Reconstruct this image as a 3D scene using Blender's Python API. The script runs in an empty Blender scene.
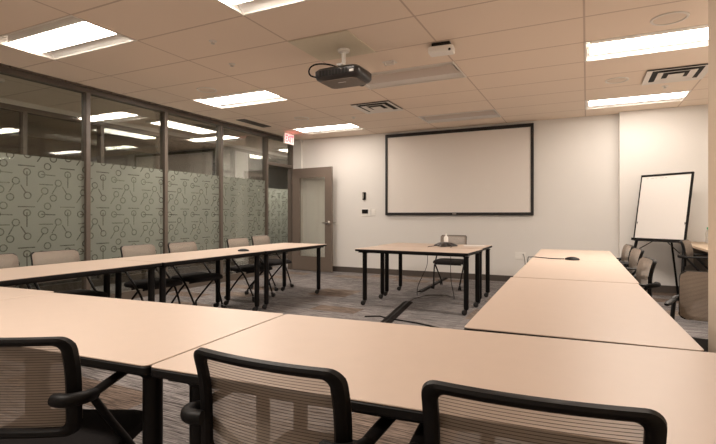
import bpy, bmesh, math, random
from mathutils import Vector, Matrix
random.seed(4)
SC = bpy.context.scene
COL = SC.collection
PI = math.pi
CEIL = 2.739

# ------------------------------------------------------------------ materials
def nt_mat(name):
    m = bpy.data.materials.new(name); m.use_nodes = True
    nt = m.node_tree
    return m, nt, nt.nodes['Principled BSDF'], nt.nodes['Material Output']

def N(nt, typ, **kw):
    n = nt.nodes.new(typ)
    for k, v in kw.items():
        setattr(n, k, v)
    return n

def pbr(name, col, rough=.6, metal=0., noise=0., nscale=40., bump=0., spec=.5, emit=None, estr=0.):
    m, nt, b, o = nt_mat(name)
    b.inputs['Base Color'].default_value = (*col, 1)
    b.inputs['Roughness'].default_value = rough
    b.inputs['Metallic'].default_value = metal
    b.inputs['Specular IOR Level'].default_value = spec
    if emit:
        b.inputs['Emission Color'].default_value = (*emit, 1)
        b.inputs['Emission Strength'].default_value = estr
    if noise or bump:
        tc = N(nt, 'ShaderNodeTexCoord'); nz = N(nt, 'ShaderNodeTexNoise')
        nz.inputs['Scale'].default_value = nscale
        nz.inputs['Detail'].default_value = 3
        nt.links.new(tc.outputs['Object'], nz.inputs['Vector'])
        if noise:
            mx = N(nt, 'ShaderNodeMix', data_type='RGBA')
            mx.inputs[6].default_value = (*[c*(1-noise) for c in col], 1)
            mx.inputs[7].default_value = (*[min(1, c*(1+noise)) for c in col], 1)
            nt.links.new(nz.outputs['Fac'], mx.inputs[0])
            nt.links.new(mx.outputs[2], b.inputs['Base Color'])
        if bump:
            bp = N(nt, 'ShaderNodeBump'); bp.inputs['Strength'].default_value = bump
            bp.inputs['Distance'].default_value = .003
            nt.links.new(nz.outputs['Fac'], bp.inputs['Height'])
            nt.links.new(bp.outputs['Normal'], b.inputs['Normal'])
    return m

def math_n(nt, op, a=None, b=None, c=None):
    n = N(nt, 'ShaderNodeMath', operation=op)
    for i, v in enumerate((a, b, c)):
        if v is None: continue
        if isinstance(v, (int, float)): n.inputs[i].default_value = v
        else: nt.links.new(v, n.inputs[i])
    return n.outputs[0]

def vec_n(nt, op, a=None, b=None, c=None, out=0):
    n = N(nt, 'ShaderNodeVectorMath', operation=op)
    for i, v in enumerate((a, b, c)):
        if v is None: continue
        if isinstance(v, (tuple, list)): n.inputs[i].default_value = v
        elif isinstance(v, (int, float)): n.inputs['Scale'].default_value = v
        else: nt.links.new(v, n.inputs[i])
    return n.outputs[out]

WALLC = (.775, .755, .725)
M = {}
M['wall'] = pbr('wall_paint', WALLC, .85, noise=.02, nscale=90, bump=.05, spec=.2)
M['tan_wall'] = pbr('tan_wall_surface', (.66, .55, .43), .85, noise=.02, nscale=90, spec=.2)  # even tan base colour of the near right wall
M['base'] = pbr('baseboard_vinyl', (.085, .068, .058), .6, noise=.08)
M['alu'] = pbr('bronze_frame', (.118, .094, .076), .42, noise=.04, nscale=15, spec=.5)
M['door'] = pbr('door_taupe', (.175, .137, .110), .5, noise=.05, nscale=20)
M['lam'] = pbr('maple_laminate', (.57, .455, .375), .42, noise=.025, nscale=14, spec=.35)
M['edge'] = pbr('black_edge', (.006, .005, .005), .5, noise=.1, spec=.22)
M['leg'] = pbr('black_leg_metal', (.005, .0042, .0042), .45, noise=.08, spec=.22)
M['plastic'] = pbr('black_plastic', (.0048, .004, .004), .5, noise=.12, nscale=120, bump=.06, spec=.22)
M['cover'] = pbr('dark_cable_cover', (.012, .0095, .0085), .8, noise=.1, spec=.12)
M['rubber'] = pbr('caster_rubber', (.012, .011, .011), .6, noise=.1)
M['fabric'] = pbr('black_seat_fabric', (.017, .015, .015), .95, noise=.3, nscale=260, bump=.4, spec=.15)
M['white'] = pbr('white_plastic', (.87, .85, .81), .5, noise=.02)
M['ceilwhite'] = pbr('ceiling_white_metal', (.80, .76, .71), .55, noise=.02)
M['grille'] = pbr('speaker_grille', (.76, .655, .55), .8, noise=.06, nscale=300)
M['dark'] = pbr('dark_void', (.01, .009, .008), .8, noise=.1)
M['reflector'] = pbr('troffer_reflector', (.82, .80, .77), .6, noise=.01)
M['screenframe'] = pbr('screen_black_frame', (.012, .010, .010), .6, noise=.1)
M['screen'] = pbr('matte_white_screen', (.80, .755, .71), .9, noise=.01, nscale=200, spec=.1)
M['paper'] = pbr('white_paper', (.80, .77, .74), .7, noise=.01, spec=.2)
M['chrome'] = pbr('satin_chrome', (.62, .58, .54), .28, metal=1., noise=.04)
M['projblack'] = pbr('projector_black', (.022, .019, .019), .28, noise=.1)
M['projgrey'] = pbr('projector_underside', (.17, .135, .11), .5, noise=.08)
M['greytile'] = pbr('mount_plate_grey', (.74, .68, .54), .7, noise=.05)
M['wood'] = pbr('counter_laminate', (.55, .43, .31), .5, noise=.05, nscale=8)
M['gable'] = pbr('counter_grey_panel', (.16, .14, .12), .6, noise=.06)
M['green'] = pbr('green_cap', (.02, .33, .16), .45, noise=.03)
M['ink'] = pbr('faint_marker', (.50, .48, .47), .8, noise=.1)
M['red'] = pbr('exit_red_letter', (.7, .02, .03), .5, noise=.02, emit=(1, .03, .05), estr=3.)
M['signface'] = pbr('exit_sign_face', (.85, .70, .66), .5, noise=.02, emit=(1, .55, .50), estr=.55)
M['lens_off'] = pbr('unlit_lens', (.60, .52, .46), .5, noise=.01)
LAMPS = {(-1,0):14, (1,0):23, (-1,4):42, (-1,8):15.5, (3,4):54, (3,8):13.5, (-1,-4):6, (1,-4):36, 'corridor':11, 'corridor_far':24}
for q, e in LAMPS.items():
    M['lens_%s' % (q,)] = pbr('lit_lens', (.9, .9, .9), .5, noise=.005, emit=(1., .89, .785), estr=e)
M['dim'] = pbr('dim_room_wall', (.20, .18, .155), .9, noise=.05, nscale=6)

# clear bottle plastic
def clear_mat():
    m, nt, b, o = nt_mat('clear_bottle')
    b.inputs['Base Color'].default_value = (.9, .88, .84, 1)
    b.inputs['Roughness'].default_value = .15
    b.inputs['Transmission Weight'].default_value = .7
    return m
M['clear'] = clear_mat()

# sheet glass: see-through with a Fresnel mirror
def glass_mat(name, tint):
    m, nt, b, o = nt_mat(name); nt.nodes.remove(b)
    tr = N(nt, 'ShaderNodeBsdfTransparent'); tr.inputs[0].default_value = (*tint, 1)
    gl = N(nt, 'ShaderNodeBsdfGlossy'); gl.inputs['Roughness'].default_value = 0.0
    gl.inputs['Color'].default_value = (1, 1, 1, 1)
    fr = N(nt, 'ShaderNodeFresnel'); fr.inputs['IOR'].default_value = 1.5
    f2 = math_n(nt, 'MULTIPLY', fr.outputs[0], .8)
    mx = N(nt, 'ShaderNodeMixShader')
    nt.links.new(f2, mx.inputs[0]); nt.links.new(tr.outputs[0], mx.inputs[1]); nt.links.new(gl.outputs[0], mx.inputs[2])
    nt.links.new(mx.outputs[0], o.inputs['Surface'])
    return m
M['glass'] = glass_mat('partition_glass', (.90, .915, .89))
M['doorglass'] = glass_mat('door_glass', (.985, .99, .97))

# frosted film with cut-out rings and strokes, laid out on the film's own height and run
def film_mat():
    m, nt, b, o = nt_mat('frosted_film'); nt.nodes.remove(b)
    geo = N(nt, 'ShaderNodeNewGeometry')
    P = .46; S = .00189
    sx = N(nt, 'ShaderNodeSeparateXYZ'); nt.links.new(geo.outputs['Position'], sx.inputs[0])
    cb = N(nt, 'ShaderNodeCombineXYZ')
    nt.links.new(sx.outputs['Y'], cb.inputs[0]); nt.links.new(sx.outputs['Z'], cb.inputs[1])
    p = cb.outputs[0]
    O = (3.096, 1.635)
    def uv(px, py): return (O[0]+(px-157)*S, O[1]-(py-188)*S)
    circles = [(157,188),(240,197),(275,147),(340,245),(160,328),(258,298),(310,340)]
    segs = [((157,188),(157,270)),((110,152),(200,152)),((240,197),(320,200)),((228,258),(306,258)),
            ((331,262),(303,312)),((150,311),(124,269)),((249,315),(216,364))]
    acc = None
    H = P/2
    for c in circles:
        u, v = uv(*c)
        d = vec_n(nt, 'SUBTRACT', p, (u, v, 0))
        w = vec_n(nt, 'WRAP', d, (H, H, 1), (-H, -H, -1))
        l = vec_n(nt, 'LENGTH', w, out=1)
        a = math_n(nt, 'ABSOLUTE', math_n(nt, 'SUBTRACT', l, .036))
        acc = a if acc is None else math_n(nt, 'MINIMUM', acc, a)
    for s in segs:
        a0 = Vector(uv(*s[0])); a1 = Vector(uv(*s[1])); mid = (a0+a1)/2; L = (a1-a0).length; e = (a1-a0)/L
        d = vec_n(nt, 'SUBTRACT', p, (mid.x, mid.y, 0))
        w = vec_n(nt, 'WRAP', d, (H, H, 1), (-H, -H, -1))
        t = vec_n(nt, 'DOT_PRODUCT', w, (e.x, e.y, 0), out=1)
        tc = math_n(nt, 'MINIMUM', math_n(nt, 'MAXIMUM', t, -L/2), L/2)
        sc = N(nt, 'ShaderNodeVectorMath', operation='SCALE'); sc.inputs[0].default_value = (e.x, e.y, 0)
        nt.links.new(tc, sc.inputs['Scale'])
        q = vec_n(nt, 'SUBTRACT', w, sc.outputs[0])
        l = vec_n(nt, 'LENGTH', q, out=1)
        acc = math_n(nt, 'MINIMUM', acc, l)
    mask = math_n(nt, 'LESS_THAN', acc, .0062)
    df = N(nt, 'ShaderNodeBsdfDiffuse'); df.inputs[0].default_value = (.345, .365, .315, 1)
    tl = N(nt, 'ShaderNodeBsdfTranslucent'); tl.inputs[0].default_value = (.45, .48, .42, 1)
    tr = N(nt, 'ShaderNodeBsdfTransparent'); tr.inputs[0].default_value = (.8, .8, .76, 1)
    m1 = N(nt, 'ShaderNodeMixShader'); m1.inputs[0].default_value = .35
    nt.links.new(df.outputs[0], m1.inputs[1]); nt.links.new(tl.outputs[0], m1.inputs[2])
    m2 = N(nt, 'ShaderNodeMixShader')
    fac = math_n(nt, 'MULTIPLY_ADD', mask, .60, .22)
    nt.links.new(fac, m2.inputs[0])
    nt.links.new(m1.outputs[0], m2.inputs[1]); nt.links.new(tr.outputs[0], m2.inputs[2])
    nt.links.new(m2.outputs[0], o.inputs['Surface'])
    return m
M['film'] = film_mat()

# woven chair mesh: opaque threads with half open gaps
def mesh_mat():
    m, nt, b, o = nt_mat('chair_mesh')
    tc = N(nt, 'ShaderNodeTexCoord'); sx = N(nt, 'ShaderNodeSeparateXYZ')
    nt.links.new(tc.outputs['Object'], sx.inputs[0])
    fr = math_n(nt, 'FRACT', math_n(nt, 'MULTIPLY', sx.outputs['Z'], 1/.0075))
    thread = math_n(nt, 'LESS_THAN', fr, .22)
    mx = N(nt, 'ShaderNodeMix', data_type='RGBA')
    mx.inputs[6].default_value = (.55, .46, .385, 1); mx.inputs[7].default_value = (.08, .065, .052, 1)
    nt.links.new(thread, mx.inputs[0]); nt.links.new(mx.outputs[2], b.inputs['Base Color'])
    b.inputs['Roughness'].default_value = .7
    al = math_n(nt, 'MULTIPLY_ADD', thread, .38, .57)
    nt.links.new(al, b.inputs['Alpha'])
    return m
M['mesh'] = mesh_mat()

# ceiling tiles: 1.22 x .61 lay-in tiles, edge shading painted as darker grid lines
def ceil_mat():
    m, nt, b, o = nt_mat('ceiling_tiles')
    geo = N(nt, 'ShaderNodeNewGeometry'); sx = N(nt, 'ShaderNodeSeparateXYZ')
    nt.links.new(geo.outputs['Position'], sx.inputs[0])
    def line(sock, off, per, w):
        f = math_n(nt, 'WRAP', math_n(nt, 'SUBTRACT', sock, off), per/2, -per/2)
        return math_n(nt, 'LESS_THAN', math_n(nt, 'ABSOLUTE', f), w/2)
    lx = line(sx.outputs['X'], -3.6786, 1.22, .016); ly = line(sx.outputs['Y'], 2.3448, .61, .018)
    mk = math_n(nt, 'MAXIMUM', lx, ly)
    nz = N(nt, 'ShaderNodeTexNoise'); nz.inputs['Scale'].default_value = 130; nz.inputs['Detail'].default_value = 4
    nt.links.new(geo.outputs['Position'], nz.inputs['Vector'])
    r = N(nt, 'ShaderNodeMix', data_type='RGBA')
    r.inputs[6].default_value = (.84, .72, .605, 1); r.inputs[7].default_value = (.90, .775, .66, 1)
    nt.links.new(nz.outputs['Fac'], r.inputs[0])
    r2 = N(nt, 'ShaderNodeMix', data_type='RGBA'); r2.inputs[7].default_value = (.62, .50, .41, 1)
    nt.links.new(r.outputs[2], r2.inputs[6]); nt.links.new(mk, r2.inputs[0])
    nt.links.new(r2.outputs[2], b.inputs['Base Color'])
    b.inputs['Roughness'].default_value = .9; b.inputs['Specular IOR Level'].default_value = .15
    return m
M['ceil'] = ceil_mat()

# carpet tiles, quarter turned, streaked, some browner
def carpet_mat():
    m, nt, b, o = nt_mat('carpet_tiles')
    geo = N(nt, 'ShaderNodeNewGeometry'); sx = N(nt, 'ShaderNodeSeparateXYZ')
    nt.links.new(geo.outputs['Position'], sx.inputs[0])
    T = .61
    ix = math_n(nt, 'FLOOR', math_n(nt, 'DIVIDE', sx.outputs['X'], T))
    iy = math_n(nt, 'FLOOR', math_n(nt, 'DIVIDE', sx.outputs['Y'], T/2))
    cb = N(nt, 'ShaderNodeCombineXYZ'); nt.links.new(ix, cb.inputs[0]); nt.links.new(iy, cb.inputs[1])
    wn = N(nt, 'ShaderNodeTexWhiteNoise', noise_dimensions='2D'); nt.links.new(cb.outputs[0], wn.inputs['Vector'])
    # streaks run along X
    mp = N(nt, 'ShaderNodeCombineXYZ')
    nt.links.new(math_n(nt, 'MULTIPLY', sx.outputs['X'], 5.), mp.inputs[0])
    nt.links.new(math_n(nt, 'MULTIPLY', sx.outputs['Y'], 130.), mp.inputs[1])
    nt.links.new(math_n(nt, 'MULTIPLY', wn.outputs['Value'], 50.), mp.inputs[2])
    nz = N(nt, 'ShaderNodeTexNoise'); nz.inputs['Scale'].default_value = 1.; nz.inputs['Detail'].default_value = 3; nz.inputs['Roughness'].default_value = .7
    nt.links.new(mp.outputs[0], nz.inputs['Vector'])
    rmp = N(nt, 'ShaderNodeValToRGB')
    rmp.color_ramp.elements[0].position = .38; rmp.color_ramp.elements[0].color = (.055, .049, .047, 1)
    rmp.color_ramp.elements[1].position = .62; rmp.color_ramp.elements[1].color = (.39, .36, .34, 1)
    nt.links.new(nz.outputs['Fac'], rmp.inputs[0])
    tint = N(nt, 'ShaderNodeValToRGB'); tint.color_ramp.interpolation = 'CONSTANT'
    e = tint.color_ramp.elements; e[0].position = 0; e[0].color = (.92, .92, .95, 1); e[1].position = .64; e[1].color = (.95, .83, .73, 1)
    e2 = e.new(.76); e2.color = (.72, .60, .52, 1); e3 = e.new(.84); e3.color = (.78, .79, .82, 1)
    nt.links.new(wn.outputs['Value'], tint.inputs[0])
    mx = N(nt, 'ShaderNodeMix', data_type='RGBA', blend_type='MULTIPLY'); mx.inputs[0].default_value = 1
    nt.links.new(rmp.outputs[0], mx.inputs[6]); nt.links.new(tint.outputs[0], mx.inputs[7])
    nt.links.new(mx.outputs[2], b.inputs['Base Color'])
    b.inputs['Roughness'].default_value = .95; b.inputs['Specular IOR Level'].default_value = .1
    bp = N(nt, 'ShaderNodeBump'); bp.inputs['Strength'].default_value = .4; bp.inputs['Distance'].default_value = .004
    nt.links.new(nz.outputs['Fac'], bp.inputs['Height']); nt.links.new(bp.outputs['Normal'], b.inputs['Normal'])
    return m
M['carpet'] = carpet_mat()

# ------------------------------------------------------------------ mesh helpers
def bm_new(): return bmesh.new()

def add_box(bm, lo, hi, mtx=None):
    x0,y0,z0 = lo; x1,y1,z1 = hi
    vs = [bm.verts.new(c) for c in ((x0,y0,z0),(x1,y0,z0),(x1,y1,z0),(x0,y1,z0),(x0,y0,z1),(x1,y0,z1),(x1,y1,z1),(x0,y1,z1))]
    for f in ((0,3,2,1),(4,5,6,7),(0,1,5,4),(1,2,6,5),(2,3,7,6),(3,0,4,7)):
        bm.faces.new([vs[i] for i in f])
    if mtx is not None:
        for v in vs: v.co = mtx @ v.co
    return vs

def add_tube(bm, pts, rad, seg=10, sub=0, caps=True, flat=1.0):
    pts = [Vector(p) for p in pts]
    rads = rad if isinstance(rad, (list, tuple)) else [rad]*len(pts)
    if sub:                                            # Catmull-Rom smoothing
        np_, nr = [], []
        for i in range(len(pts)-1):
            p0 = pts[max(i-1,0)]; p1 = pts[i]; p2 = pts[i+1]; p3 = pts[min(i+2,len(pts)-1)]
            for k in range(sub):
                t = k/sub
                np_.append(.5*((2*p1)+(p2-p0)*t+(2*p0-5*p1+4*p2-p3)*t*t+(3*p1-p0-3*p2+p3)*t**3))
                nr.append(rads[i]*(1-t)+rads[i+1]*t)
        np_.append(pts[-1]); nr.append(rads[-1]); pts, rads = np_, nr
    rings = []; prev = None
    for i, p in enumerate(pts):
        d = (pts[min(i+1,len(pts)-1)]-pts[max(i-1,0)]).normalized()
        if prev is None:
            up = Vector((0,0,1)) if abs(d.z) < .9 else Vector((1,0,0))
            a = d.cross(up).normalized()
        else:
            a = (prev-d*prev.dot(d)).normalized()
        prev = a; b = d.cross(a)
        rings.append([bm.verts.new(p+(a*math.cos(2*PI*k/seg)+b*flat*math.sin(2*PI*k/seg))*rads[i]) for k in range(seg)])
    for r0, r1 in zip(rings, rings[1:]):
        for k in range(seg):
            bm.faces.new((r0[k], r0[(k+1)%seg], r1[(k+1)%seg], r1[k]))
    if caps:
        bm.faces.new(rings[0][::-1]); bm.faces.new(rings[-1])

def add_lathe(bm, prof, seg=24, mtx=None):
    rings = []; made = []
    for r, z in prof:
        if r < 1e-6:
            v = bm.verts.new((0,0,z)); rings.append([v]); made.append(v)
        else:
            rg = [bm.verts.new((r*math.cos(2*PI*k/seg), r*math.sin(2*PI*k/seg), z)) for k in range(seg)]
            rings.append(rg); made += rg
    for a, b in zip(rings, rings[1:]):
        for k in range(seg):
            k2 = (k+1) % seg
            if len(a) == 1 and len(b) == 1: continue
            if len(a) == 1: bm.faces.new((a[0], b[k2], b[k]))
            elif len(b) == 1: bm.faces.new((a[k], a[k2], b[0]))
            else: bm.faces.new((a[k], a[k2], b[k2], b[k]))
    if len(rings[0]) > 1: bm.faces.new(rings[0][::-1])
    if len(rings[-1]) > 1: bm.faces.new(rings[-1])
    if mtx is not None:
        for v in made: v.co = mtx @ v.co

def rrect(hx, hy, r, n=6):
    """rounded rectangle outline, counter-clockwise"""
    r = max(min(r, hx, hy), 1e-4); out = []
    for cx, cy, a0 in ((hx-r, hy-r, 0), (-hx+r, hy-r, PI/2), (-hx+r, -hy+r, PI), (hx-r, -hy+r, 1.5*PI)):
        for k in range(n+1):
            a = a0+PI/2*k/n
            out.append((cx+r*math.cos(a), cy+r*math.sin(a)))
    return out

def add_slab(bm, hx, hy, r, z0, z1, bev=.003, n=6):
    """rounded slab with small bevels, built of stacked outlines"""
    lv = [(bev, z0), (0, z0+bev), (0, z1-bev), (bev, z1)]
    rings = [[bm.verts.new((x, y, z)) for x, y in rrect(hx-i, hy-i, r-i, n)] for i, z in lv]
    L = len(rings[0])
    for a, b in zip(rings, rings[1:]):
        for k in range(L): bm.faces.new((a[k], a[(k+1)%L], b[(k+1)%L], b[k]))
    bm.faces.new(rings[0][::-1]); bm.faces.new(rings[-1])

def obj(name, bm, mat, parent=None, bevel=0., smooth=False):
    bmesh.ops.recalc_face_normals(bm, faces=bm.faces)
    if bevel:
        bmesh.ops.bevel(bm, geom=list(bm.edges), offset=bevel, segments=2, profile=.5, affect='EDGES')
    me = bpy.data.meshes.new(name); bm.to_mesh(me); bm.free()
    if smooth:
        for p in me.polygons: p.use_smooth = True
        try: me.set_sharp_from_angle(angle=math.radians(40))
        except Exception: pass
    me.materials.append(M[mat] if isinstance(mat, str) else mat)
    o = bpy.data.objects.new(name, me); COL.objects.link(o)
    if parent is not None: o.parent = parent
    return o

def box(name, lo, hi, mat, parent=None, bevel=0.):
    bm = bm_new(); add_box(bm, lo, hi); return obj(name, bm, mat, parent, bevel)

def thing(name, label, cat, loc=(0,0,0), rz=0., group=None):
    o = bpy.data.objects.new(name, None); COL.objects.link(o)
    o.empty_display_size = .1
    o.location = loc; o.rotation_euler = (0,0,rz)
    return tag(o, label, cat, group)

def tag(o, label, cat, group=None):
    o['label'] = label; o['category'] = cat
    if group: o['group'] = group
    return o

def struct(o):
    o['kind'] = 'structure'; return o

def copy_tree(o, parent=None):
    c = o.copy(); COL.objects.link(c)
    if parent is not None: c.parent = parent
    for ch in o.children: copy_tree(ch, c)
    return c

# ------------------------------------------------------------------ room shell
GX = -5.65                     # glass partition plane
BY = 8.40                      # back wall
RX = 1.85                      # far right wall of the alcove
NX, NY = .51, 2.69             # near right wall: face and end
FY = -1.9                      # wall behind the camera
struct(box('floor', (-10.2, -2.2, -.08), (2.2, 13.2, 0), 'carpet'))
struct(box('wall_back', (-5.72, BY, 0), (.455, BY+.25, CEIL+.2), 'wall'))
struct(box('wall_back_alcove', (.455, 8.25, 0), (RX+.1, BY+.25, CEIL+.2), 'wall'))
struct(box('wall_right_alcove', (RX, NY-.15, 0), (RX+.1, 8.25, CEIL+.2), 'wall'))
struct(box('wall_right', (NX, FY-.1, 0), (RX, NY, CEIL+.2), 'tan_wall', bevel=.006))
struct(box('wall_front', (-5.72, FY-.1, 0), (NX, FY, CEIL+.2), 'wall'))
struct(box('wall_left_return', (-5.72, 8.335, 0), (-5.40, BY, CEIL+.2), 'wall'))
struct(box('baseboard_back', (-5.40, BY-.012, 0), (.455, BY, .105), 'base'))
struct(box('baseboard_alcove', (.455, 8.238, 0), (1.85, 8.25, .105), 'base'))
struct(box('baseboard_right', (NX-.012, FY, 0), (NX, NY+.012, .105), 'base'))

# ceiling, cut into cells so the troffers can be let in
CX0, CY0 = -3.6786, 2.3448
fix_cells = {}
LIT = [(-1,0),(-1,4),(-1,8),(1,0),(3,4),(3,8),(-1,-4),(1,-4)]  # the pair behind the camera is unseen, continued from the grid for brightness
UNLIT = [(1,4),(1,8)]
holes = set()
for i, j in LIT+UNLIT:
    holes.add((2*i, j)); holes.add((2*i+1, j))
bm = bm_new()
xs = [CX0+.61*k for k in range(-3, 10)]; ys = [CY0+.61*k for k in range(-7, 11)]
for a in range(len(xs)-1):
    for b in range(len(ys)-1):
        if (a-3, b-7) in holes: continue
        x0, x1 = max(xs[a], GX-.05), min(xs[a+1], RX+.05)
        y0, y1 = ys[b], min(ys[b+1], BY+.05)
        if x0 >= x1: continue
        vs = [bm.verts.new(c) for c in ((x0,y0,CEIL),(x0,y1,CEIL),(x1,y1,CEIL),(x1,y0,CEIL))]
        bm.faces.new(vs)
bmesh.ops.remove_doubles(bm, verts=bm.verts, dist=1e-5)
for f in bm.faces:
    if f.normal.z > 0: f.normal_flip()
me = bpy.data.meshes.new('ceiling'); bm.to_mesh(me); bm.free(); me.materials.append(M['ceil'])
oc = bpy.data.objects.new('ceiling', me); COL.objects.link(oc); struct(oc)

# glazed partition on the left with mullions, rails, panes, film
mull = [-.98, .22, 1.40, 2.59, 3.79, 5.00, 6.18, 7.45, 8.31]
def partition(gx, ys, y0, y1, first, zt, ztop, door=None):
    r = box('trim_%d' % first, (gx-.05, y0, zt), (gx+.05, y1, ztop), 'alu'); struct(r)
    if door is None:
        struct(box('trim_%d' % (first+1), (gx-.055, y0, 0), (gx+.055, y1, .11), 'alu'))
    else:
        struct(box('trim_%d' % (first+1), (gx-.055, y0, 0), (gx+.055, door[0], .11), 'alu'))
    k = first+2
    for y in ys:
        struct(box('trim_%d' % k, (gx-.05, y-.028, .0), (gx+.05, y+.028, zt), 'alu', bevel=.003)); k += 1
    return k
k = partition(GX, mull, FY, 8.335, 1, 2.675, CEIL, door=(7.45, 8.31))
struct(box('trim_%d' % k, (GX-.05, 7.478, 2.14), (GX+.05, 8.282, 2.20), 'alu')); k += 1
wn = 1
def pane(gx, ya, yb, z0, z1, film=True):
    global wn
    bm = bm_new()
    w = box('window_%d' % wn, (gx-.004, ya, z0), (gx+.004, yb, z1), 'glass'); struct(w); wn += 1
    if film:
        bm = bm_new()
        vs = [bm.verts.new(c) for c in ((gx+.007,ya,.42),(gx+.007,yb,.42),(gx+.007,yb,1.82),(gx+.007,ya,1.82))]
        bm.faces.new(vs); f = obj('frosted_film', bm, 'film', w); f['label'] = 'frosted film with rings and strokes'
edges = [FY-.028]+mull
for a, b in zip(edges[:-2], edges[1:-1]):
    pane(GX, a+.028, b-.028, .11, 2.675)
pane(GX, 7.478, 8.282, 2.20, 2.675, film=False)

# corridor and the glazed room beyond it
CXX = -7.16
mull2 = [-.9, .3, 1.5, 2.70, 3.88, 5.05, 6.22, 7.40, 8.25, 8.75, 9.42, 10.65, 12.0]
k = partition(CXX, mull2, -2.1, 12.8, k, 2.60, 2.67)
e2 = [-2.1]+mull2
for a, b in zip(e2[:-1], e2[1:]):
    if a != 8.25: pane(CXX, a+.028, b-.028, .11, 2.60)
struct(box('wall_corridor_pier', (CXX-.06, 8.28, 0), (CXX+.06, 8.72, 2.60), 'wall'))
for a, b in ((7.43, 8.22), (8.78, 9.39)):
    struct(box('trim_%d' % k, (CXX-.03, a, 2.08), (CXX+.03, b, 2.15), 'alu')); k += 1
struct(box('wall_corridor_bulkhead', (CXX-.06, -2.1, 2.67), (CXX+.06, 12.8, CEIL+.1), 'wall'))
struct(box('ceiling_corridor', (-10.1, -2.2, CEIL), (GX-.05, 12.9, CEIL+.1), 'ceil'))
struct(box('wall_corridor_end', (-7.22, 12.8, 0), (-5.6, 12.95, CEIL), 'wall'))
struct(box('wall_corridor_side', (-5.72, 8.65, 0), (-5.6, 12.8, CEIL), 'wall'))
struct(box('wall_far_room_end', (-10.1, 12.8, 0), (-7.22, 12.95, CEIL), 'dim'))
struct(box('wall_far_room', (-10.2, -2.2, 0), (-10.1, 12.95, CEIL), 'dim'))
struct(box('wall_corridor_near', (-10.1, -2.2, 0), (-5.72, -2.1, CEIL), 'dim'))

# door leaf, opened back against the end wall
hx, hy = -5.56, 8.27; fx, fy = -4.555, 8.16
ang = math.atan2(fy-hy, fx-hx); DW = math.hypot(fx-hx, fy-hy)
d = bpy.data.objects.new('door_1', None); COL.objects.link(d); d.location = (hx, hy, 0); d.rotation_euler = (0,0,ang); struct(d)
bm = bm_new()
DZ = 2.115
add_box(bm, (0,-.022,.012), (.19,.022,DZ)); add_box(bm, (DW-.165,-.022,.012), (DW,.022,DZ))
add_box(bm, (.19,-.022,.012), (DW-.165,.022,.30)); add_box(bm, (.19,-.022,DZ-.20), (DW-.165,.022,DZ))
obj('door_frame', bm, 'door', d)
box('door_pane', (.19,-.004,.30), (DW-.165,.004,DZ-.20), 'doorglass', d)
bm = bm_new()
add_lathe(bm, [(.04,0),(.04,.014),(.02,.022),(.016,.06),(0,.06)], 18, Matrix.Translation((DW-.07,-.022,.995)) @ Matrix.Rotation(PI/2, 4, 'X'))
add_tube(bm, [(DW-.07,-.072,.995),(DW-.11,-.075,.995),(DW-.19,-.072,.993)], .015, 10)
add_lathe(bm, [(.03,0),(.03,.012),(.014,.02),(.011,.055),(0,.055)], 18, Matrix.Translation((DW-.07,.022,.995)) @ Matrix.Rotation(-PI/2, 4, 'X'))
add_tube(bm, [(DW-.07,.072,.995),(DW-.02,.075,.995),(DW+.035,.072,.993)], .015, 10)
h = obj('door_handle', bm, 'chrome', d, smooth=True); h['label'] = 'satin chrome lever handle'
bm = bm_new()
for z in (.25, 1.05, 1.85): add_tube(bm, [(-.006,-.02,z-.05),(-.006,-.02,z+.05)], .008, 8)
obj('hinge', bm, 'alu', d)

# ------------------------------------------------------------------ ceiling fixtures
def troffer(lit, label, i, j):
    x0 = CX0+1.22*i; y0 = CY0+.61*j
    t = thing('ceiling_light', label, 'ceiling light', (x0+.61, y0+.305, CEIL), 0, 'recessed ceiling lights' if lit else 'unlit ceiling lights')
    hx, hy = .61, .305
    bm = bm_new()                                       # trim ring
    for lo, hi in (((-hx,-hy,-.004),(hx,-hy+.018,.01)),((-hx,hy-.018,-.004),(hx,hy,.01)),((-hx,-hy+.018,-.004),(-hx+.018,hy-.018,.01)),((hx-.018,-hy+.018,-.004),(hx,hy-.018,.01))):
        add_box(bm, lo, hi)
    obj('light_frame', bm, 'ceilwhite', t)
    bm = bm_new()                                       # well: curved side reflectors and end plates
    prof = [(-hy+.012,.002),(-hy+.05,.03),(-.20,.055),(-.155,.085),(.155,.085),(.20,.055),(hy-.05,.03),(hy-.012,.002)]
    a = [bm.verts.new((-hx+.012,y,z)) for y,z in prof]; b = [bm.verts.new((hx-.012,y,z)) for y,z in prof]
    for q in range(len(prof)-1): bm.faces.new((a[q],a[q+1],b[q+1],b[q]))
    bm.faces.new(a); bm.faces.new(b[::-1])
    obj('light_reflector', bm, 'reflector', t)
    bm = bm_new()                                       # bowed lens
    rows = [(.15*math.sin(u)/math.sin(1.1), .018-.022*(math.cos(u)-math.cos(1.1))/(1-math.cos(1.1))) for u in [(-1.1+2.2*q/10) for q in range(11)]]
    a = [bm.verts.new((-hx+.05,y,z)) for y,z in rows]; b = [bm.verts.new((hx-.05,y,z)) for y,z in rows]
    for q in range(len(rows)-1): bm.faces.new((a[q],a[q+1],b[q+1],b[q]))
    bk_ = bm_new(); add_box(bk_, (-hx+.045,-.156,.0185), (hx-.045,.156,.084)); obj('lens_basket', bk_, 'ceilwhite', t)
    obj('light_lens', bm, 'lens_%s' % ((i, j),) if lit else 'lens_off', t, smooth=True)
    return t
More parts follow.
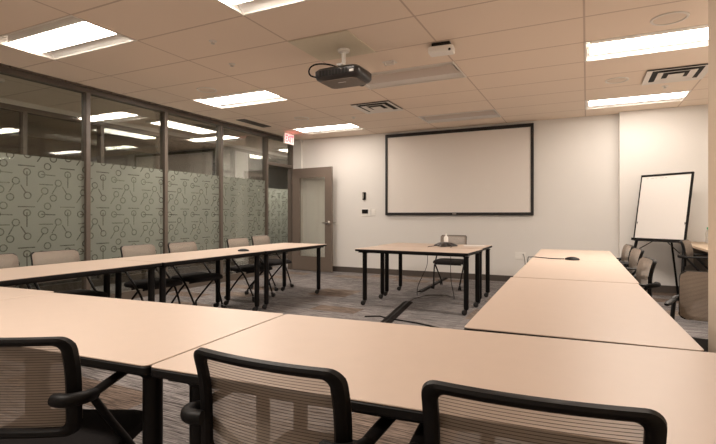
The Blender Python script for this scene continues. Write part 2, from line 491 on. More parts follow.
LL = {(-1,0): 'large lit recessed ceiling light closest to camera along the glass wall',
      (-1,4): 'lit recessed ceiling light between camera and exit sign, beside the round speaker',
      (-1,8): 'lit recessed ceiling light beside the red exit sign near the open door',
      (1,0): 'lit recessed ceiling light cut off by the top edge, before the projector',
      (3,4): 'long lit ceiling light nearest the tan corner wall, under the round speaker',
      (3,8): 'lit ceiling light over the flip chart, beyond the square air vent',
      (-1,-4): 'unseen lit ceiling light behind the camera beside the glass wall',
      (1,-4): 'unseen lit ceiling light behind the camera over the near chairs',
      (1,4): 'unlit recessed ceiling light just behind the black projector',
      (1,8): 'unlit recessed ceiling light just before the projection screen'}
for c in LIT: troffer(True, LL[c], *c)
for c in UNLIT: troffer(False, LL[c], *c)
# corridor: middle lamp is seen, the outer two unseen, added for brightness
for cy_, lb_ in ((9.80, 'unseen added corridor ceiling light farthest away, beyond the open doorway'),
                 (6.15, 'lit corridor ceiling light seen through the upper pane beside the third mullion'),
                 (2.50, 'unseen added corridor ceiling light outside the frame, before the first frosted pane')):
    t = thing('ceiling_light', lb_, 'ceiling light', (-6.40, cy_, CEIL), PI/2, 'corridor ceiling lights')
    bm = bm_new(); add_slab(bm, .61, .30, .01, -.035, -.0005, .004)
    obj('light_housing', bm, 'ceilwhite', t)
    box('light_lens', (-.58,-.20,-.042), (.58,.20,-.0352), 'lens_corridor_far' if cy_ > 9 else 'lens_corridor', t)

def vent(x0, y0, label):
    t = thing('air_vent', label, 'air vent', (x0+.305, y0+.305, CEIL), 0, 'square ceiling air vents')
    bm = bm_new(); add_box(bm, (-.295,-.295,-.003), (.295,.295,-.001)); obj('vent_backing', bm, 'dark', t)
    bm = bm_new()
    for s, w, z in ((.30,.06,-.020),(.185,.06,-.020),(.075,.0,-.018)):
        if w:
            v = []
            for q, zz in ((s,z),(s-w,z+.012)):
                v.append([bm.verts.new((cx*q,cy*q,zz)) for cx,cy in ((-1,-1),(1,-1),(1,1),(-1,1))])
            v.append([bm.verts.new((cx*(s-w),cy*(s-w),z+.014)) for cx,cy in ((-1,-1),(1,-1),(1,1),(-1,1))])
            v.append([bm.verts.new((cx*s,cy*s,z+.003)) for cx,cy in ((-1,-1),(1,-1),(1,1),(-1,1))])
            for a, b in ((0,1),(1,2),(2,3),(3,0)):
                for q in range(4): bm.faces.new((v[a][q], v[a][(q+1)%4], v[b][(q+1)%4], v[b][q]))
        else:
            add_box(bm, (-s,-s,z-.004), (s,s,z+.002))
    obj('vent_louver', bm, 'ceilwhite', t)
vent(-3.0686, 6.0048, 'square louvered ceiling air vent between projector and screen')
vent(.5914, 6.0048, 'square louvered ceiling air vent between two lit lights near the flip chart')
# slot return beside the glass wall
t = thing('return_grille', 'dark narrow return air slot in ceiling beside the glass wall', 'air vent', (-5.17, 6.5, CEIL))
bm = bm_new(); add_box(bm, (-.075,-.35,-.004), (.075,.35,-.001)); obj('slot_backing', bm, 'base', t)
bm = bm_new()
for lo, hi in (((-.09,-.365,-.007),(-.075,.365,-.001)),((.075,-.365,-.007),(.09,.365,-.001)),((-.075,-.365,-.007),(.075,-.35,-.001)),((-.075,.35,-.007),(.075,.365,-.001)),((-.006,-.35,-.007),(.006,.35,-.003))): add_box(bm, lo, hi)
obj('slot_frame', bm, 'alu', t)
for (x, y, r, lb) in ((.60,4.50,.135,'round ceiling speaker before the long light by the tan corner wall'),
                      (.32,6.29,.125,'round ceiling speaker between the air vent and the long light near flip chart'),
                      (-4.33,4.50,.125,'round ceiling speaker beside a lit light near the glass wall'),
                      (-4.20,6.50,.125,'round ceiling speaker between the return slot and the exit sign light')):
    t = thing('ceiling_speaker', lb, 'speaker', (x, y, CEIL), 0, 'round ceiling speakers')
    bm = bm_new(); add_lathe(bm, [(r*.84,-.003),(r*.86,-.010),(r*.97,-.010),(r,-.002),(r,-.0005),(r*.84,-.0005)], 36); obj('speaker_ring', bm, 'ceilwhite', t, smooth=True)
    bm = bm_new(); add_lathe(bm, [(0,-.009),(r*.5,-.008),(r*.85,-.004),(r*.85,-.001),(0,-.001)], 36); obj('speaker_grille', bm, 'grille', t, smooth=True)
for (x, y, lb) in ((-3.067,3.265,'small ceiling sprinkler nearest camera, in the tile before the projector'),
                   (-3.354,3.85,'small ceiling sprinkler beyond the first, left of the projector'),
                   (.867,6.846,'small white ceiling sprinkler between air vent and light over flip chart'),
                   (-3.40,6.80,'small white ceiling sprinkler beside the vent near the exit light')):
    t = thing('ceiling_sprinkler', lb, 'sprinkler', (x, y, CEIL), 0, 'ceiling sprinklers')
    bm = bm_new(); add_lathe(bm, [(.036,-.0005),(.034,-.006),(.014,-.008),(.012,-.022),(0,-.022)], 18); obj('escutcheon', bm, 'ceilwhite', t, smooth=True)
    bm = bm_new(); add_lathe(bm, [(0,-.0225),(.018,-.0225),(.018,-.0265),(0,-.0265)], 14); obj('deflector', bm, 'chrome', t)
# small bracket plate in front of the unlit light
t = thing('ceiling_bracket', 'small white bracket plate on ceiling tile beside the projector', 'bracket', (-1.84, 4.52, CEIL))
bm = bm_new(); add_slab(bm, .07, .05, .01, -.006, -.0005, .002); obj('plate', bm, 'ceilwhite', t)
bm = bm_new()
for x in (-.05, .05): add_tube(bm, [(x,0,-.006),(x,0,-.03)], .008, 8)
add_tube(bm, [(-.05,0,-.03),(.05,0,-.03)], .006, 8); obj('hook', bm, 'ceilwhite', t)
# hung white sensor box
t = thing('ceiling_sensor', 'white sensor box hung under the ceiling before the screen', 'sensor', (-1.21, 4.245, CEIL), .08)
bm = bm_new(); add_slab(bm, .085, .05, .01, -.035, -.0005, .003); obj('mount', bm, 'dark', t)  # dark slab paints the shadow gap between ceiling and sensor box
bm = bm_new(); add_slab(bm, .115, .065, .018, -.095, -.035, .008); obj('sensor_body', bm, 'white', t, smooth=True)
bm = bm_new(); add_lathe(bm, [(.012,0),(.012,.004),(0,.004)], 12, Matrix.Translation((.085,-.064,-.082)) @ Matrix.Rotation(PI/2, 4, 'X')); obj('sensor_eye', bm, 'dark', t)

# ------------------------------------------------------------------ projector
p = thing('projector', 'black projector hanging from a ceiling mount with looped cable', 'projector', (-2.09, 3.97, CEIL))
bm = bm_new(); add_box(bm, (-.365,-.40,-.008), (.245,.20,-.001)); o = obj('mount_plate', bm, 'greytile', p)
bm = bm_new(); add_lathe(bm, [(.06,-.008),(.055,-.03),(.02,-.035),(.02,-.165),(0,-.165)], 18)
add_box(bm, (-.10,-.03,-.183), (.10,.03,-.165)); add_box(bm, (-.03,-.09,-.177), (.03,.09,-.163))
for x, y in ((-.09,-.0),(.09,0),(0,-.08),(0,.08)): add_tube(bm, [(x,y,-.18),(x*1.2,y*1.2,-.214)], .009, 8)
obj('mount_arm', bm, 'white', p)
bm = bm_new()
W_, D_ = .235, .185
rings = []
for z, ins in ((-.210,.05),(-.215,.02),(-.237,.0),(-.285,.0),(-.310,.012),(-.322,.035)):
    rings.append([bm.verts.new((x, y, z)) for x, y in rrect(W_-ins, D_-ins, .07, 6)])
L = len(rings[0])
for a, b in zip(rings, rings[1:]):
    for q in range(L): bm.faces.new((a[q], a[(q+1)%L], b[(q+1)%L], b[q]))
bm.faces.new(rings[0]); bm.faces.new(rings[-1][::-1])
body = obj('projector_body', bm, 'projblack', p, smooth=True)
bm = bm_new(); add_slab(bm, W_-.045, D_-.045, .05, -.332, -.3215, .004); u = obj('underside_panel', bm, 'projgrey', p, smooth=True)
box('logo_mark', (-.03,-.055,-.334), (.05,-.045,-.3322), 'white', u)
bm = bm_new(); add_lathe(bm, [(.055,0),(.055,.03),(.045,.035),(.04,.02),(0,.02)], 24, Matrix.Translation((.10,D_-.01,-.265)) @ Matrix.Rotation(-PI/2, 4, 'X')); obj('lens_barrel', bm, 'plastic', p, smooth=True)
bm = bm_new()
for q in range(9): add_box(bm, (-.16+.034*q,-D_-.003,-.295), (-.14+.034*q,-D_+.004,-.245))
obj('rear_vent', bm, 'dark', p)
bm = bm_new(); add_box(bm, (.155,-D_-.004,-.285), (.195,-D_+.004,-.265)); obj('rear_label', bm, 'white', p)
bm = bm_new(); add_tube(bm, [(-.03,-.02,-.185),(-.10,-.10,-.165),(-.19,-.16,-.165),(-.245,-.19,-.19),(-.265,-.20,-.235),(-.25,-.19,-.275),(-.20,-.16,-.29)], .0075, 8, sub=6); obj('cable', bm, 'plastic', p, smooth=True)

# ------------------------------------------------------------------ exit sign
t = thing('exit_sign', 'glowing red and white EXIT sign hung from ceiling before the door', 'exit sign', (-5.2, 7.585, CEIL))
bm = bm_new(); add_box(bm, (-.018,-.158,-.215), (.018,.158,-.012)); obj('sign_housing', bm, 'white', t, bevel=.004)
bm = bm_new(); add_box(bm, (-.02,-.06,-.012), (.02,.06,-.001)); obj('sign_canopy', bm, 'white', t)
box('sign_face', (.018,-.150,-.207), (.0205,.150,-.020), 'signface', t)
cu = bpy.data.curves.new('exit_letters', 'FONT'); cu.body = 'EXIT'; cu.size = .175; cu.align_x = 'CENTER'; cu.align_y = 'CENTER'; cu.extrude = .001; cu.offset = .004
to = bpy.data.objects.new('tmp', cu); COL.objects.link(to)
bpy.context.view_layer.update()
me = bpy.data.meshes.new_from_object(to.evaluated_get(bpy.context.evaluated_depsgraph_get())); me.name = 'sign_letters'
bpy.data.objects.remove(to)
xs_ = [v.co.x for v in me.vertices]; ys_ = [v.co.y for v in me.vertices]
sx_ = .262/(max(xs_)-min(xs_)); cx_ = (max(xs_)+min(xs_))/2; cy_ = (max(ys_)+min(ys_))/2
for v in me.vertices: v.co = Vector((.0215+v.co.z, (v.co.x-cx_)*sx_, (v.co.y-cy_)*1.05-.1135))
me.materials.clear(); me.materials.append(M['red'])
lo = bpy.data.objects.new('sign_letters', me); COL.objects.link(lo); lo.parent = t; lo['label'] = 'red letters reading EXIT'

# ------------------------------------------------------------------ projection screen and wall fittings
t = thing('projection_screen', 'wide white projection screen in black frame on the back wall', 'screen', (-2.1455, BY, 1.92))
hw, hh = 1.345, .775
box('screen_fabric', (-hw+.04,-.034,-hh+.045), (hw-.04,-.012,hh-.055), 'screen', t)
bm = bm_new()
add_box(bm, (-hw,-.05,-hh), (hw,-.002,-hh+.05)); add_box(bm, (-hw,-.05,hh-.06), (hw,-.002,hh))
add_box(bm, (-hw,-.05,-hh+.05), (-hw+.045,-.002,hh-.06)); add_box(bm, (hw-.045,-.05,-hh+.05), (hw,-.002,hh-.06))
f = obj('screen_frame', bm, 'screenframe', t)
box('badge', (-.035,-.053,-hh+.018), (.035,-.0502,-hh+.032), 'chrome', f)

t = thing('wall_sensor', 'small chrome and black wall sensor above the dark control panel', 'wall control', (-3.957, BY, 1.525))
bm = bm_new(); add_box(bm, (-.034,-.028,-.075), (.034,-.001,.075)); obj('sensor_cover', bm, 'plastic', t, bevel=.008)
bm = bm_new(); add_box(bm, (-.026,-.034,-.05), (.0,-.0285,.055)); obj('sensor_strip', bm, 'chrome', t)
t = thing('wall_control', 'dark wall control panel with white rim beside the light switch', 'wall control', (-3.935, BY, 1.215))
bm = bm_new(); add_box(bm, (-.088,-.010,-.085), (.105,-.001,.060)); obj('panel_rim', bm, 'white', t, bevel=.003)
bm = bm_new(); add_box(bm, (-.072,-.018,-.036), (.062,-.0105,.045)); obj('panel_display', bm, 'plastic', t)
t = thing('light_switch', 'white light switch plate between control panel and screen', 'light switch', (-3.762, BY, 1.205))
bm = bm_new(); add_box(bm, (-.042,-.008,-.06), (.042,-.001,.06)); obj('switch_plate', bm, 'white', t, bevel=.002)
bm = bm_new(); add_box(bm, (-.016,-.013,-.03), (.016,-.0085,.03)); obj('rocker', bm, 'white', t, bevel=.0015)
t = thing('wall_outlet', 'white double outlet low on back wall with a black plug', 'outlet', (-1.02, BY, .455))
bm = bm_new(); add_box(bm, (-.085,-.008,-.06), (.085,-.001,.06)); obj('outlet_plate', bm, 'white', t, bevel=.002)
bm = bm_new()
for x in (-.04, .04):
    bm = bm_new()
    for z in (-.025, .025): add_box(bm, (x-.017,-.0105,z-.026 if z<0 else -.001), (x+.017,-.0082,.001 if z<0 else z+.026))
    obj('socket', bm, 'white', t)

# ------------------------------------------------------------------ tables
def caster(x, y, dx, dy, r=.030, z0=.0, stem=.065):
    """twin wheel caster under the point (x,y), trailing towards (dx,dy)"""
    bm = bm_new()
    n = Vector((dx, dy, 0)).normalized(); s = Vector((-n.y, n.x, 0))
    c = Vector((x, y, r+z0)) + n*.022
    for q in (-1, 1):
        mt = Matrix.Translation(c+s*q*.013) @ s.to_track_quat('Z', 'Y').to_matrix().to_4x4()
        add_lathe(bm, [(0,-.009),(r*.8,-.009),(r,-.006),(r,.006),(r*.8,.009),(0,.009)], 16, mt)
    add_tube(bm, [c, Vector((x, y, r+.012)), Vector((x, y, stem))], [.010,.014,.016], 8)
    return bm

def table(cx, cy, L, W, yaw, label, group, trail=(-1,-.4), legs=.082, legx=.082):
    t = thing('folding_table', label, 'table', (cx, cy, 0), yaw, group)
    Z = .722
    bm = bm_new(); add_slab(bm, L/2-.0015, W/2-.0015, .020, Z-.004, Z, .0012); obj('tabletop', bm, 'lam', t, smooth=True)
    bm = bm_new(); add_slab(bm, L/2, W/2, .0215, Z-.030, Z-.0042, .004); obj('edge_band', bm, 'edge', t, smooth=True)
    bm = bm_new()
    hx, hy = L/2-.05, W/2-.05
    for lo, hi in (((-hx,-hy-.012,Z-.048),(hx,-hy+.012,Z-.0302)),((-hx,hy-.012,Z-.048),(hx,hy+.012,Z-.0302)),
                   ((-hx-.012,-hy-.012,Z-.048),(-hx+.012,hy+.012,Z-.0302)),((hx-.012,-hy-.012,Z-.048),(hx+.012,hy+.012,Z-.0302))):
        add_box(bm, lo, hi)
    obj('under_frame', bm, 'leg', t)
    for sx in (-1, 1):
        for sy in (-1, 1):
            lx_ = legx if not isinstance(legx, tuple) else legx[(sx+1)//2]; x, y = sx*(L/2-lx_), sy*(W/2-legs)
            bm = bm_new(); add_lathe(bm, [(.020,.064),(.027,.068),(.029,.09),(.029,.66),(.040,.672),(.040,Z-.0484),(0,Z-.0484)], 20, Matrix.Translation((x,y,0)))
            l = obj('leg', bm, 'leg', t, smooth=True)
            obj('caster', caster(x, y, *trail), 'rubber', l, smooth=True)
    return t

def rot(x, y, a): return (x*math.cos(a)-y*math.sin(a), x*math.sin(a)+y*math.cos(a))
G = 'conference tables'
NA = .07
# near row: junction of the two tables in front of the camera
jx, jy = -1.172, 1.690                                   # far end of the seam
def near_table(x0, x1, lb, off=0., a=NA, W=.762, legx=.082):
    cx, cy = (x0+x1)/2, -W/2+off
    r = rot(cx, cy, a)
    return table(jx+r[0], jy+r[1], x1-x0, W, a, lb, G, legx=legx)
near_table(-1.492, -.002, 'near row table between the rotated mesh chair and the next table seam', legx=.06)
near_table(.002, 1.572, 'near row table in front of the two mesh chairs, reaching the tan corner wall', legx=.115)
near_table(-3.00, -1.497, 'near row end table closest to the glass wall, mostly outside the frame', .03)
# glass-wall row
def row_l(y0, y1, lb, legx=.057): return table(-3.815, (y0+y1)/2, y1-y0-.006, .765, PI/2+.003, lb, G, trail=(-.5, 1), legx=legx)
row_l(1.66, 3.03, 'glass side table nearest the camera, beside the frame edge')
row_l(3.03, 4.53, 'glass side middle table, between two seams in the long row')
row_l(4.53, 6.01, 'glass side table at the far end, pointing at the open door', .115)
# right-hand row
RA = PI/2+.018
def row_r(y0, y1, lb, da=0.):
    ym = (y0+y1)/2
    return table(-.052-.018*(ym-1.76), ym, y1-y0-.006, .762, RA+da, lb, G, trail=(-.5, 1), legx=.057)
row_r(1.79, 3.385, 'bare wide table nearest camera in the row leading to the flip chart side', .012)
row_r(3.395, 4.845, 'middle table of the row beside the three mesh chairs, before the black puck cable')
row_r(4.845, 6.33, 'far table of the flip chart side row, carrying the black puck')
# presenter tables under the screen
table(-1.908, 5.655, 1.445, .74, -.035, 'front table of the pair standing before the screen, bare top', G, trail=(-1,-.35), legx=(.095, .045), legs=.105)
table(-1.925, 6.43, 1.445, .74, -.008, 'rear table of the pair before the screen, carrying the conference phone', G, trail=(-1,-.35), legx=(.095, .045), legs=.105)

# ------------------------------------------------------------------ chair
def prof_y(z):                                            # back profile: flares backwards at the top
    t = (z-.54)/.288
    return -.232 - .006*t - .034*max(0, t-.45)**2/.3025*1.0
BW, BZ0, BZ1 = .215, .538, .822
def bk(x, z, dy): return (x, prof_y(z)+.022*(x/BW)**2+dy, z)
def make_chair():
    r = thing('mesh_chair', 'x', 'chair', (0,0,0), 0, 'mesh back chairs')
    zc = (BZ0+BZ1)/2; hz = (BZ1-BZ0)/2
    bm = bm_new()                                         # backrest ring
    cs = [(.000,.004),(.003,-.012),(.012,-.018),(.024,-.016),(.031,-.008),(.031,.004),(.024,.010),(.006,.010)]
    rings = []
    for ins, dy in cs:
        pts = []
        for x, z in rrect(BW-ins*1.15, hz-ins*.80, .036-ins*.5, 7):
            pts.append((x, z))
        # resample straight sides so that the ring follows the curved profile
        full = []
        for a, b in zip(pts, pts[1:]+pts[:1]):
            n = 8 if math.hypot(a[0]-b[0], a[1]-b[1]) > .08 else 1
            for k in range(n): full.append((a[0]+(b[0]-a[0])*k/n, a[1]+(b[1]-a[1])*k/n))
        rings.append([bm.verts.new(bk(x, zc+z, dy)) for x, z in full])
    L = len(rings[0])
    for a, b in zip(rings, rings[1:]+rings[:1]):
        for k in range(L): bm.faces.new((a[k], a[(k+1)%L], b[(k+1)%L], b[k]))
    obj('backrest_frame', bm, 'plastic', r, smooth=True)
    bm = bm_new()                                         # mesh panel over the front of the ring
    nz, nx = 14, 14; hw_, hz_, rr = BW-.004, hz-.004, .033
    rows = []
    for a in range(nz+1):
        z = -hz_+2*hz_*a/nz
        e = max(0, abs(z)-(hz_-rr)); w = hw_-rr+math.sqrt(max(0, rr*rr-e*e))
        rows.append([bm.verts.new(bk(-w+2*w*b/nx, zc+z, .0125)) for b in range(nx+1)])
    for a in range(nz):
        for b in range(nx): bm.faces.new((rows[a][b], rows[a][b+1], rows[a+1][b+1], rows[a+1][b]))
    o = obj('back_mesh', bm, 'mesh', r, smooth=True); o['label'] = 'beige see-through mesh with fine stripes'
    # seat cushion
    bm = bm_new()
    rings = []
    for z, ins in ((.385,.03),(.392,.008),(.410,0),(.430,.004),(.442,.02),(.447,.06),(.445,.12)):
        rings.append([bm.verts.new((x, y+.01, z-(.022*max(0,(y-.10)/.14)**2 if z > .40 else 0))) for x, y in rrect(.228-ins, .235-ins, .085-ins*.5, 7)])
    L = len(rings[0])
    for a, b in zip(rings, rings[1:]):
        for k in range(L): bm.faces.new((a[k], a[(k+1)%L], b[(k+1)%L], b[k]))
    bm.faces.new(rings[0][::-1]); bm.faces.new(rings[-1])
    obj('seat', bm, 'fabric', r, smooth=True)
    bm = bm_new()
    for y in (-.08, .09): add_tube(bm, [(-.20,y,.374),(.20,y,.374)], .011, 8)
    obj('seat_frame', bm, 'leg', r, smooth=True)
    for s in (-1, 1):
        # arm: hooks round the rear of the back frame, then runs forward as a flat pad
        bm = bm_new()
        add_tube(bm, [(s*.170,-.262,.655),(s*.195,-.268,.655),(s*.216,-.262,.654),(s*.236,-.235,.652),(s*.240,-.19,.645)], [.017,.0185,.0185,.018,.016], 12, sub=4)
        add_tube(bm, [(s*.240,-.205,.648),(s*.240,-.12,.652),(s*.240,.00,.655),(s*.240,.045,.654)], [.016,.018,.019,.013], 12, sub=3, flat=.55)
        obj('armrest', bm, 'plastic', r, smooth=True)
        bm = bm_new()                                     # front leg: from the arm elbow down past the seat to the front caster
        add_tube(bm, [(s*.238,-.200,.642),(s*.236,-.10,.53),(s*.232,.02,.405),(s*.228,.10,.30),(s*.205,.205,.072)], .0115, 10, sub=4)
        l = obj('leg', bm, 'leg', r, smooth=True)
        obj('caster', caster(s*.205, .205, s*.3, 1, .026), 'rubber', l, smooth=True)
        bm = bm_new()
        add_tube(bm, [(s*.228,.06,.372),(s*.226,-.02,.30),(s*.212,-.16,.15),(s*.205,-.225,.072)], .0115, 10, sub=4)
        l = obj('leg', bm, 'leg', r, smooth=True)
        obj('caster', caster(s*.205, -.225, s*.3, -1, .026), 'rubber', l, smooth=True)
    return r
proto = make_chair(); used = [False]
bpy.context.view_layer.update()
def chair(x, y, face, label, group='mesh back chairs', back=True, scale=1.):
    """(x,y): middle of the back's top edge; face: heading in degrees (0 = +Y, 90 = -X)"""
    o = proto if not used[0] else copy_tree(proto)
    used[0] = True
    a = math.radians(face)
    ox, oy = rot(0, .262*scale, a)
    o.location = (x+ox, y+oy, 0); o.rotation_euler = (0,0,a); o.scale = (scale,)*3
    o['label'] = label; o['group'] = group
    return o
chair(-1.437, .698, 25, 'mesh chair in the foreground angled towards the glass wall, black armrest showing', 'near chairs seen from behind')
chair(-.675, .862, 0, 'middle foreground mesh chair squared to the table, back turned to camera', 'near chairs seen from behind')
chair(-.088, .905, 4, 'foreground mesh chair nearest the tan corner wall, back turned to camera', 'near chairs seen from behind')
GL = 'chairs along the glass wall'
for x, y, lb in ((-4.44, 2.13, 'chair at the glass wall nearest camera, cut by the frame edge'),
                 (-4.43, 2.66, 'chair before the first full frosted pane, beside the edge-cut chair'),
                 (-4.46, 3.57, 'chair before the glass wall at the seam nearest camera in the glass side row'),
                 (-4.42, 4.16, 'chair before the glass wall at the middle table with black seat fully visible'),
                 (-4.44, 5.18, 'chair before the glass wall next to the farthest one, by the black puck'),
                 (-4.70, 6.03, 'farthest chair along the glass wall, closest to the open door')):
    chair(x, y, -90, lb, GL)
GR = 'chairs along the flip chart side'
for x, y, lb in ((.432, 4.13, 'nearest of three tucked chairs before the flip chart'),
                 (.462, 5.27, 'middle of three tucked chairs before the flip chart'),
                 (.432, 5.92, 'farthest of three tucked chairs before the flip chart')):
    chair(x, y, 95, lb, GR)
chair(.71, 3.31, 165, 'grey mesh chair turned aside, half hidden by the tan corner wall', GR)
chair(1.02, 6.62, -108, 'black armed chair at the side counter behind the flip chart chairs', GR, scale=1.04)
chair(-1.948, 7.58, 180, 'single chair behind the presenter tables under the screen', 'presenter chair')

# ------------------------------------------------------------------ flip chart
fc = thing('flip_chart', 'flip chart easel with blank white pad in a black frame', 'flip chart', (.955, 7.76, 0), -.66)
tl = .20
mt = Matrix.Translation((0, 0, 1.265)) @ Matrix.Rotation(-tl, 4, 'X')
Wf, Hf = .355, .475
bm = bm_new(); add_box(bm, (-Wf+.016,-.012,-Hf+.012), (Wf-.016,.004,Hf-.02), mt); pad = obj('paper_pad', bm, 'paper', fc)
bm = bm_new()
for lo, hi in (((-Wf,-.015,Hf-.03),(Wf,.012,Hf)),((-Wf,-.014,-Hf),(-Wf+.018,.012,Hf-.03)),((Wf-.022,-.014,-Hf),(Wf,.012,Hf-.03)),((-Wf+.018,.0045,-Hf),(Wf-.022,.012,Hf-.03))): add_box(bm, lo, hi, mt)
obj('board_frame', bm, 'plastic', fc)
bm = bm_new(); add_box(bm, (-Wf+.01,-.075,-Hf-.022), (Wf+.03,.012,-Hf), mt); add_box(bm, (-Wf+.01,-.075,-Hf-.001), (Wf+.03,-.067,-Hf+.010), mt); obj('tray', bm, 'plastic', fc)
bm = bm_new()
for q, w in enumerate((.03, .045, .02, .05, .03)): add_box(bm, (-.27+.065*q,-.0135,Hf-.062), (-.27+.065*q+w,-.0122,Hf-.054), mt)
obj('faint_writing', bm, 'ink', pad)
zt = 1.265-Hf*math.cos(tl); yt = -Hf*math.sin(tl)
for x0, x1, y0, y1 in ((-Wf+.03,-Wf-.03,yt+.02,yt-.16),(Wf-.03,Wf+.03,yt+.02,yt-.16)):
    bm = bm_new(); add_tube(bm, [(x0,y0+.035,zt+.25),(x0,y0,zt-.02),(x1,y1,.014)], [.019,.021,.019], 10); l = obj('leg', bm, 'plastic', fc, smooth=True)
    bm = bm_new(); add_lathe(bm, [(.022,0),(.022,.02),(.014,.028),(0,.028)], 12, Matrix.Translation((x1,y1,0))); obj('foot', bm, 'rubber', l)
bm = bm_new(); add_tube(bm, [(0,.06,1.5),(0,.20,.8),(0,.36,.014)], .014, 10); l = obj('leg', bm, 'plastic', fc, smooth=True)
bm = bm_new(); add_lathe(bm, [(.022,0),(.022,.02),(.014,.028),(0,.028)], 12, Matrix.Translation((0,.36,0))); obj('foot', bm, 'rubber', l)
bm = bm_new(); add_tube(bm, [(-.10,yt+.03,zt-.02),(-Wf+.00,yt-.05,zt-.20)], .006, 8); obj('brace', bm, 'plastic', fc)
bm = bm_new(); add_tube(bm, [(.10,yt+.03,zt-.02),(Wf-.00,yt-.05,zt-.20)], .006, 8); obj('brace', bm, 'plastic', fc)

# ------------------------------------------------------------------ side counter and bottle
t = thing('side_counter', 'wood topped counter along the alcove wall beside the flip chart', 'counter', (1.52, 6.72, 0))
bm = bm_new(); add_box(bm, (-.32,-1.5,.735), (.32,1.49,.765)); obj('counter_top', bm, 'wood', t, bevel=.004)
box('end_panel', (-.28,-1.46,0), (.30,-1.43,.7345), 'gable', t)
box('end_panel', (-.28,1.42,0), (.30,1.45,.7345), 'gable', t)
box('back_panel', (.25,-1.42,.08), (.28,1.41,.7345), 'gable', t)
t = thing('water_bottle', 'clear water bottle with green cap on the side counter', 'bottle', (1.515, 7.96, .765))
bm = bm_new(); add_lathe(bm, [(0,.0005),(.03,.0005),(.033,.008),(.033,.07),(.031,.075),(.033,.08),(.033,.135),(.022,.165),(.013,.178),(.013,.184),(0,.184)], 20); obj('bottle_body', bm, 'clear', t, smooth=True)
bm = bm_new(); add_lathe(bm, [(0,.185),(.019,.185),(.019,.212),(.016,.216),(0,.216)], 16); obj('bottle_cap', bm, 'green', t)

# ------------------------------------------------------------------ things on the tables
TZ = .7225
t = thing('conference_phone', 'black three-armed conference phone on the rear presenter table', 'phone', (-1.75, 6.30, TZ), .1)
bm = bm_new()
n = 48; top = []
for ring, (k, z) in enumerate(((1.0,0.0),(1.0,.012),(.86,.026),(.55,.046),(.2,.056))):
    pts = []
    for q in range(n):
        a = 2*PI*q/n
        rr = .105+.080*max(0, math.cos(3*(a-PI/6)))**1.6
        rr = k*rr
        pts.append(bm.verts.new((rr*math.cos(a), rr*math.sin(a), z)))
    top.append(pts)
for a, b in zip(top, top[1:]):
    for q in range(n): bm.faces.new((a[q], a[(q+1)%n], b[(q+1)%n], b[q]))
bm.faces.new(top[0][::-1]); bm.faces.new(top[-1])
obj('phone_body', bm, 'projblack', t, smooth=True)
bm = bm_new(); add_box(bm, (-.03,-.075,0), (.03,-.03,.004), Matrix.Translation((0,0,.046)) @ Matrix.Rotation(.45, 4, 'X')); obj('keypad', bm, 'ink', t)
t = thing('white_bottle', 'slim white bottle standing behind the conference phone', 'bottle', (-1.80, 6.55, TZ))
bm = bm_new(); add_lathe(bm, [(0,0),(.028,0),(.030,.006),(.030,.105),(.024,.12),(.012,.128),(0,.128)], 18); obj('bottle_body', bm, 'white', t, smooth=True)
bm = bm_new(); add_lathe(bm, [(0,.1285),(.014,.1285),(.012,.160),(0,.160)], 14); obj('bottle_cap', bm, 'white', t)
bm = bm_new(); add_box(bm, (-.14,-.105,0), (.14,.105,.0025)); o = obj('paper_sheet', bm, 'paper'); o.location = (-1.40, 6.55, TZ); o.rotation_euler = (0,0,.3)
tag(o, 'white paper sheet lying beside the phone on the presenter table', 'paper')

def puck(x, y, lb, rz=0):
    t = thing('table_microphone', lb, 'microphone', (x, y, TZ), rz, 'black microphone pucks')
    bm = bm_new(); add_lathe(bm, [(0,0),(.062,0),(.067,.006),(.061,.014),(.040,.023),(.022,.026),(0,.026)], 28); obj('puck_body', bm, 'plastic', t, smooth=True)
    bm = bm_new(); add_lathe(bm, [(.012,.0262),(.016,.0262),(.016,.028),(.012,.028)], 18); obj('button_ring', bm, 'projgrey', t)
    return t
puck(-3.66, 4.40, 'black microphone puck on the glass side tables near their far seam')
puck(-.125, 4.92, 'black microphone puck with trailing cable on the flip chart side table')
bm = bm_new(); add_tube(bm, [(-.195,4.93,TZ+.005),(-.30,4.93,TZ+.004),(-.40,4.99,TZ+.004),(-.505,5.0,TZ+.005),(-.534,5.0,TZ-.03),(-.535,5.02,.40),(-.52,5.1,.03),(-.58,5.6,.006),(-.86,7.6,.006),(-.93,8.32,.012),(-.93,8.37,.10),(-.935,8.375,.30),(-.96,8.385,.47),(-.98,8.384,.48)], .0045, 6, sub=6)
o = obj('microphone_cable', bm, 'plastic', smooth=True); tag(o, 'thin black cable from the puck over the table edge to the wall outlet', 'cable')

# floor cable covers and cords
def strip(a, b, w, lb):
    a = Vector(a); b = Vector(b); d = (b-a); L = d.length
    t = thing('cable_cover', lb, 'cable cover', ((a.x+b.x)/2, (a.y+b.y)/2, .0005), math.atan2(d.y, d.x), 'dark floor cable covers')
    bm = bm_new()
    pr = [(-w/2,0),(-w*.22,.012),(w*.22,.012),(w/2,0)]
    A = [bm.verts.new((-L/2,y,z)) for y,z in pr]; B = [bm.verts.new((L/2,y,z)) for y,z in pr]
    for q in range(3): bm.faces.new((A[q],A[q+1],B[q+1],B[q]))
    bm.faces.new(A); bm.faces.new(B[::-1]); bm.faces.new((A[0],A[3],B[3],B[0]))
    obj('ramp', bm, 'cover', t)
    bm = bm_new(); add_box(bm, (-L/2+.01,-w*.10,.0122), (L/2-.01,w*.10,.0135)); obj('lid', bm, 'edge', t)
strip((-2.12, 5.86), (-1.90, 4.45), .13, 'dark cable cover on carpet in front of the presenter tables')
strip((-2.31, 8.36), (-2.235, 6.68), .10, 'dark cable cover on carpet behind the presenter tables, reaching the wall')
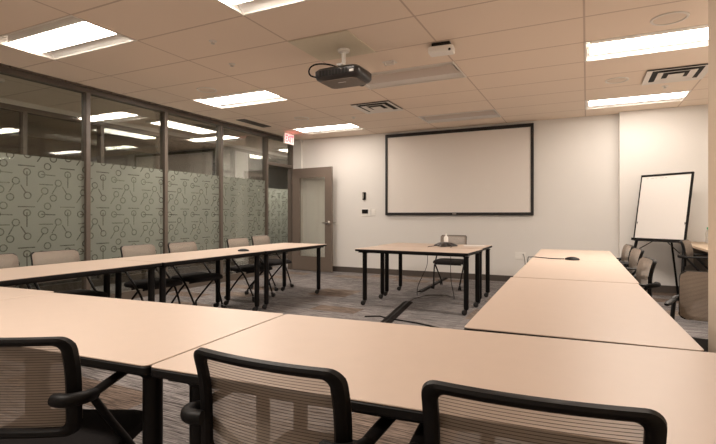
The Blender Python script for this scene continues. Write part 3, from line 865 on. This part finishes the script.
bm = bm_new(); add_tube(bm, [(-1.865,6.235,TZ+.006),(-1.89,6.13,TZ+.005),(-1.905,6.055,TZ+.004),(-1.91,6.043,.705),(-1.912,6.043,.60),(-1.93,6.045,.45),(-2.06,6.10,.20),(-2.16,6.35,.012),(-2.20,6.67,.006)], .004, 6, sub=6)
o = obj('phone_cord', bm, 'plastic', smooth=True); tag(o, 'thin dark cord dangling from the phone down to the floor cover', 'cable')
bm = bm_new(); add_tube(bm, [(-1.60,6.36,TZ+.006),(-1.60,6.05,TZ+.004),(-1.60,6.045,.62),(-1.60,6.06,.30),(-1.62,6.3,.012),(-1.78,6.55,.006),(-2.02,6.45,.006),(-2.12,6.1,.006),(-2.10,5.86,.006)], .004, 6, sub=6)
o = obj('power_cord', bm, 'plastic', smooth=True); tag(o, 'thin cord looping on carpet under the presenter tables', 'cable')
bm = bm_new(); add_tube(bm, [(-2.25,4.78,.006),(-2.10,4.86,.006),(-1.97,4.80,.008),(-1.60,4.72,.008),(-1.1,4.52,.008),(-.75,4.40,.008)], .008, 8, sub=6)
o = obj('floor_cable', bm, 'plastic', smooth=True); tag(o, 'black cable lying across the carpet beyond the near tables', 'cable')

# ------------------------------------------------------------------ world, camera, view
w = bpy.data.worlds.new('World'); SC.world = w; w.use_nodes = True
w.node_tree.nodes['Background'].inputs[0].default_value = (.02, .018, .016, 1)
w.node_tree.nodes['Background'].inputs[1].default_value = .3
cam = bpy.data.cameras.new('camera'); co = bpy.data.objects.new('camera', cam); COL.objects.link(co)
cam.sensor_width = 36; cam.lens = 468.6/716*36; cam.shift_y = -7/716; cam.clip_start = .02
co.location = (0, 0, 1.15); co.rotation_euler = (PI/2, 0, .454)
SC.camera = co
SC.view_settings.view_transform = 'Standard'; SC.view_settings.look = 'None'
SC.view_settings.gamma = 1; SC.view_settings.use_curve_mapping = False
SC.view_settings.exposure = 0.50
SC.cycles.max_bounces = 10; SC.cycles.diffuse_bounces = 6; SC.cycles.transparent_max_bounces = 16
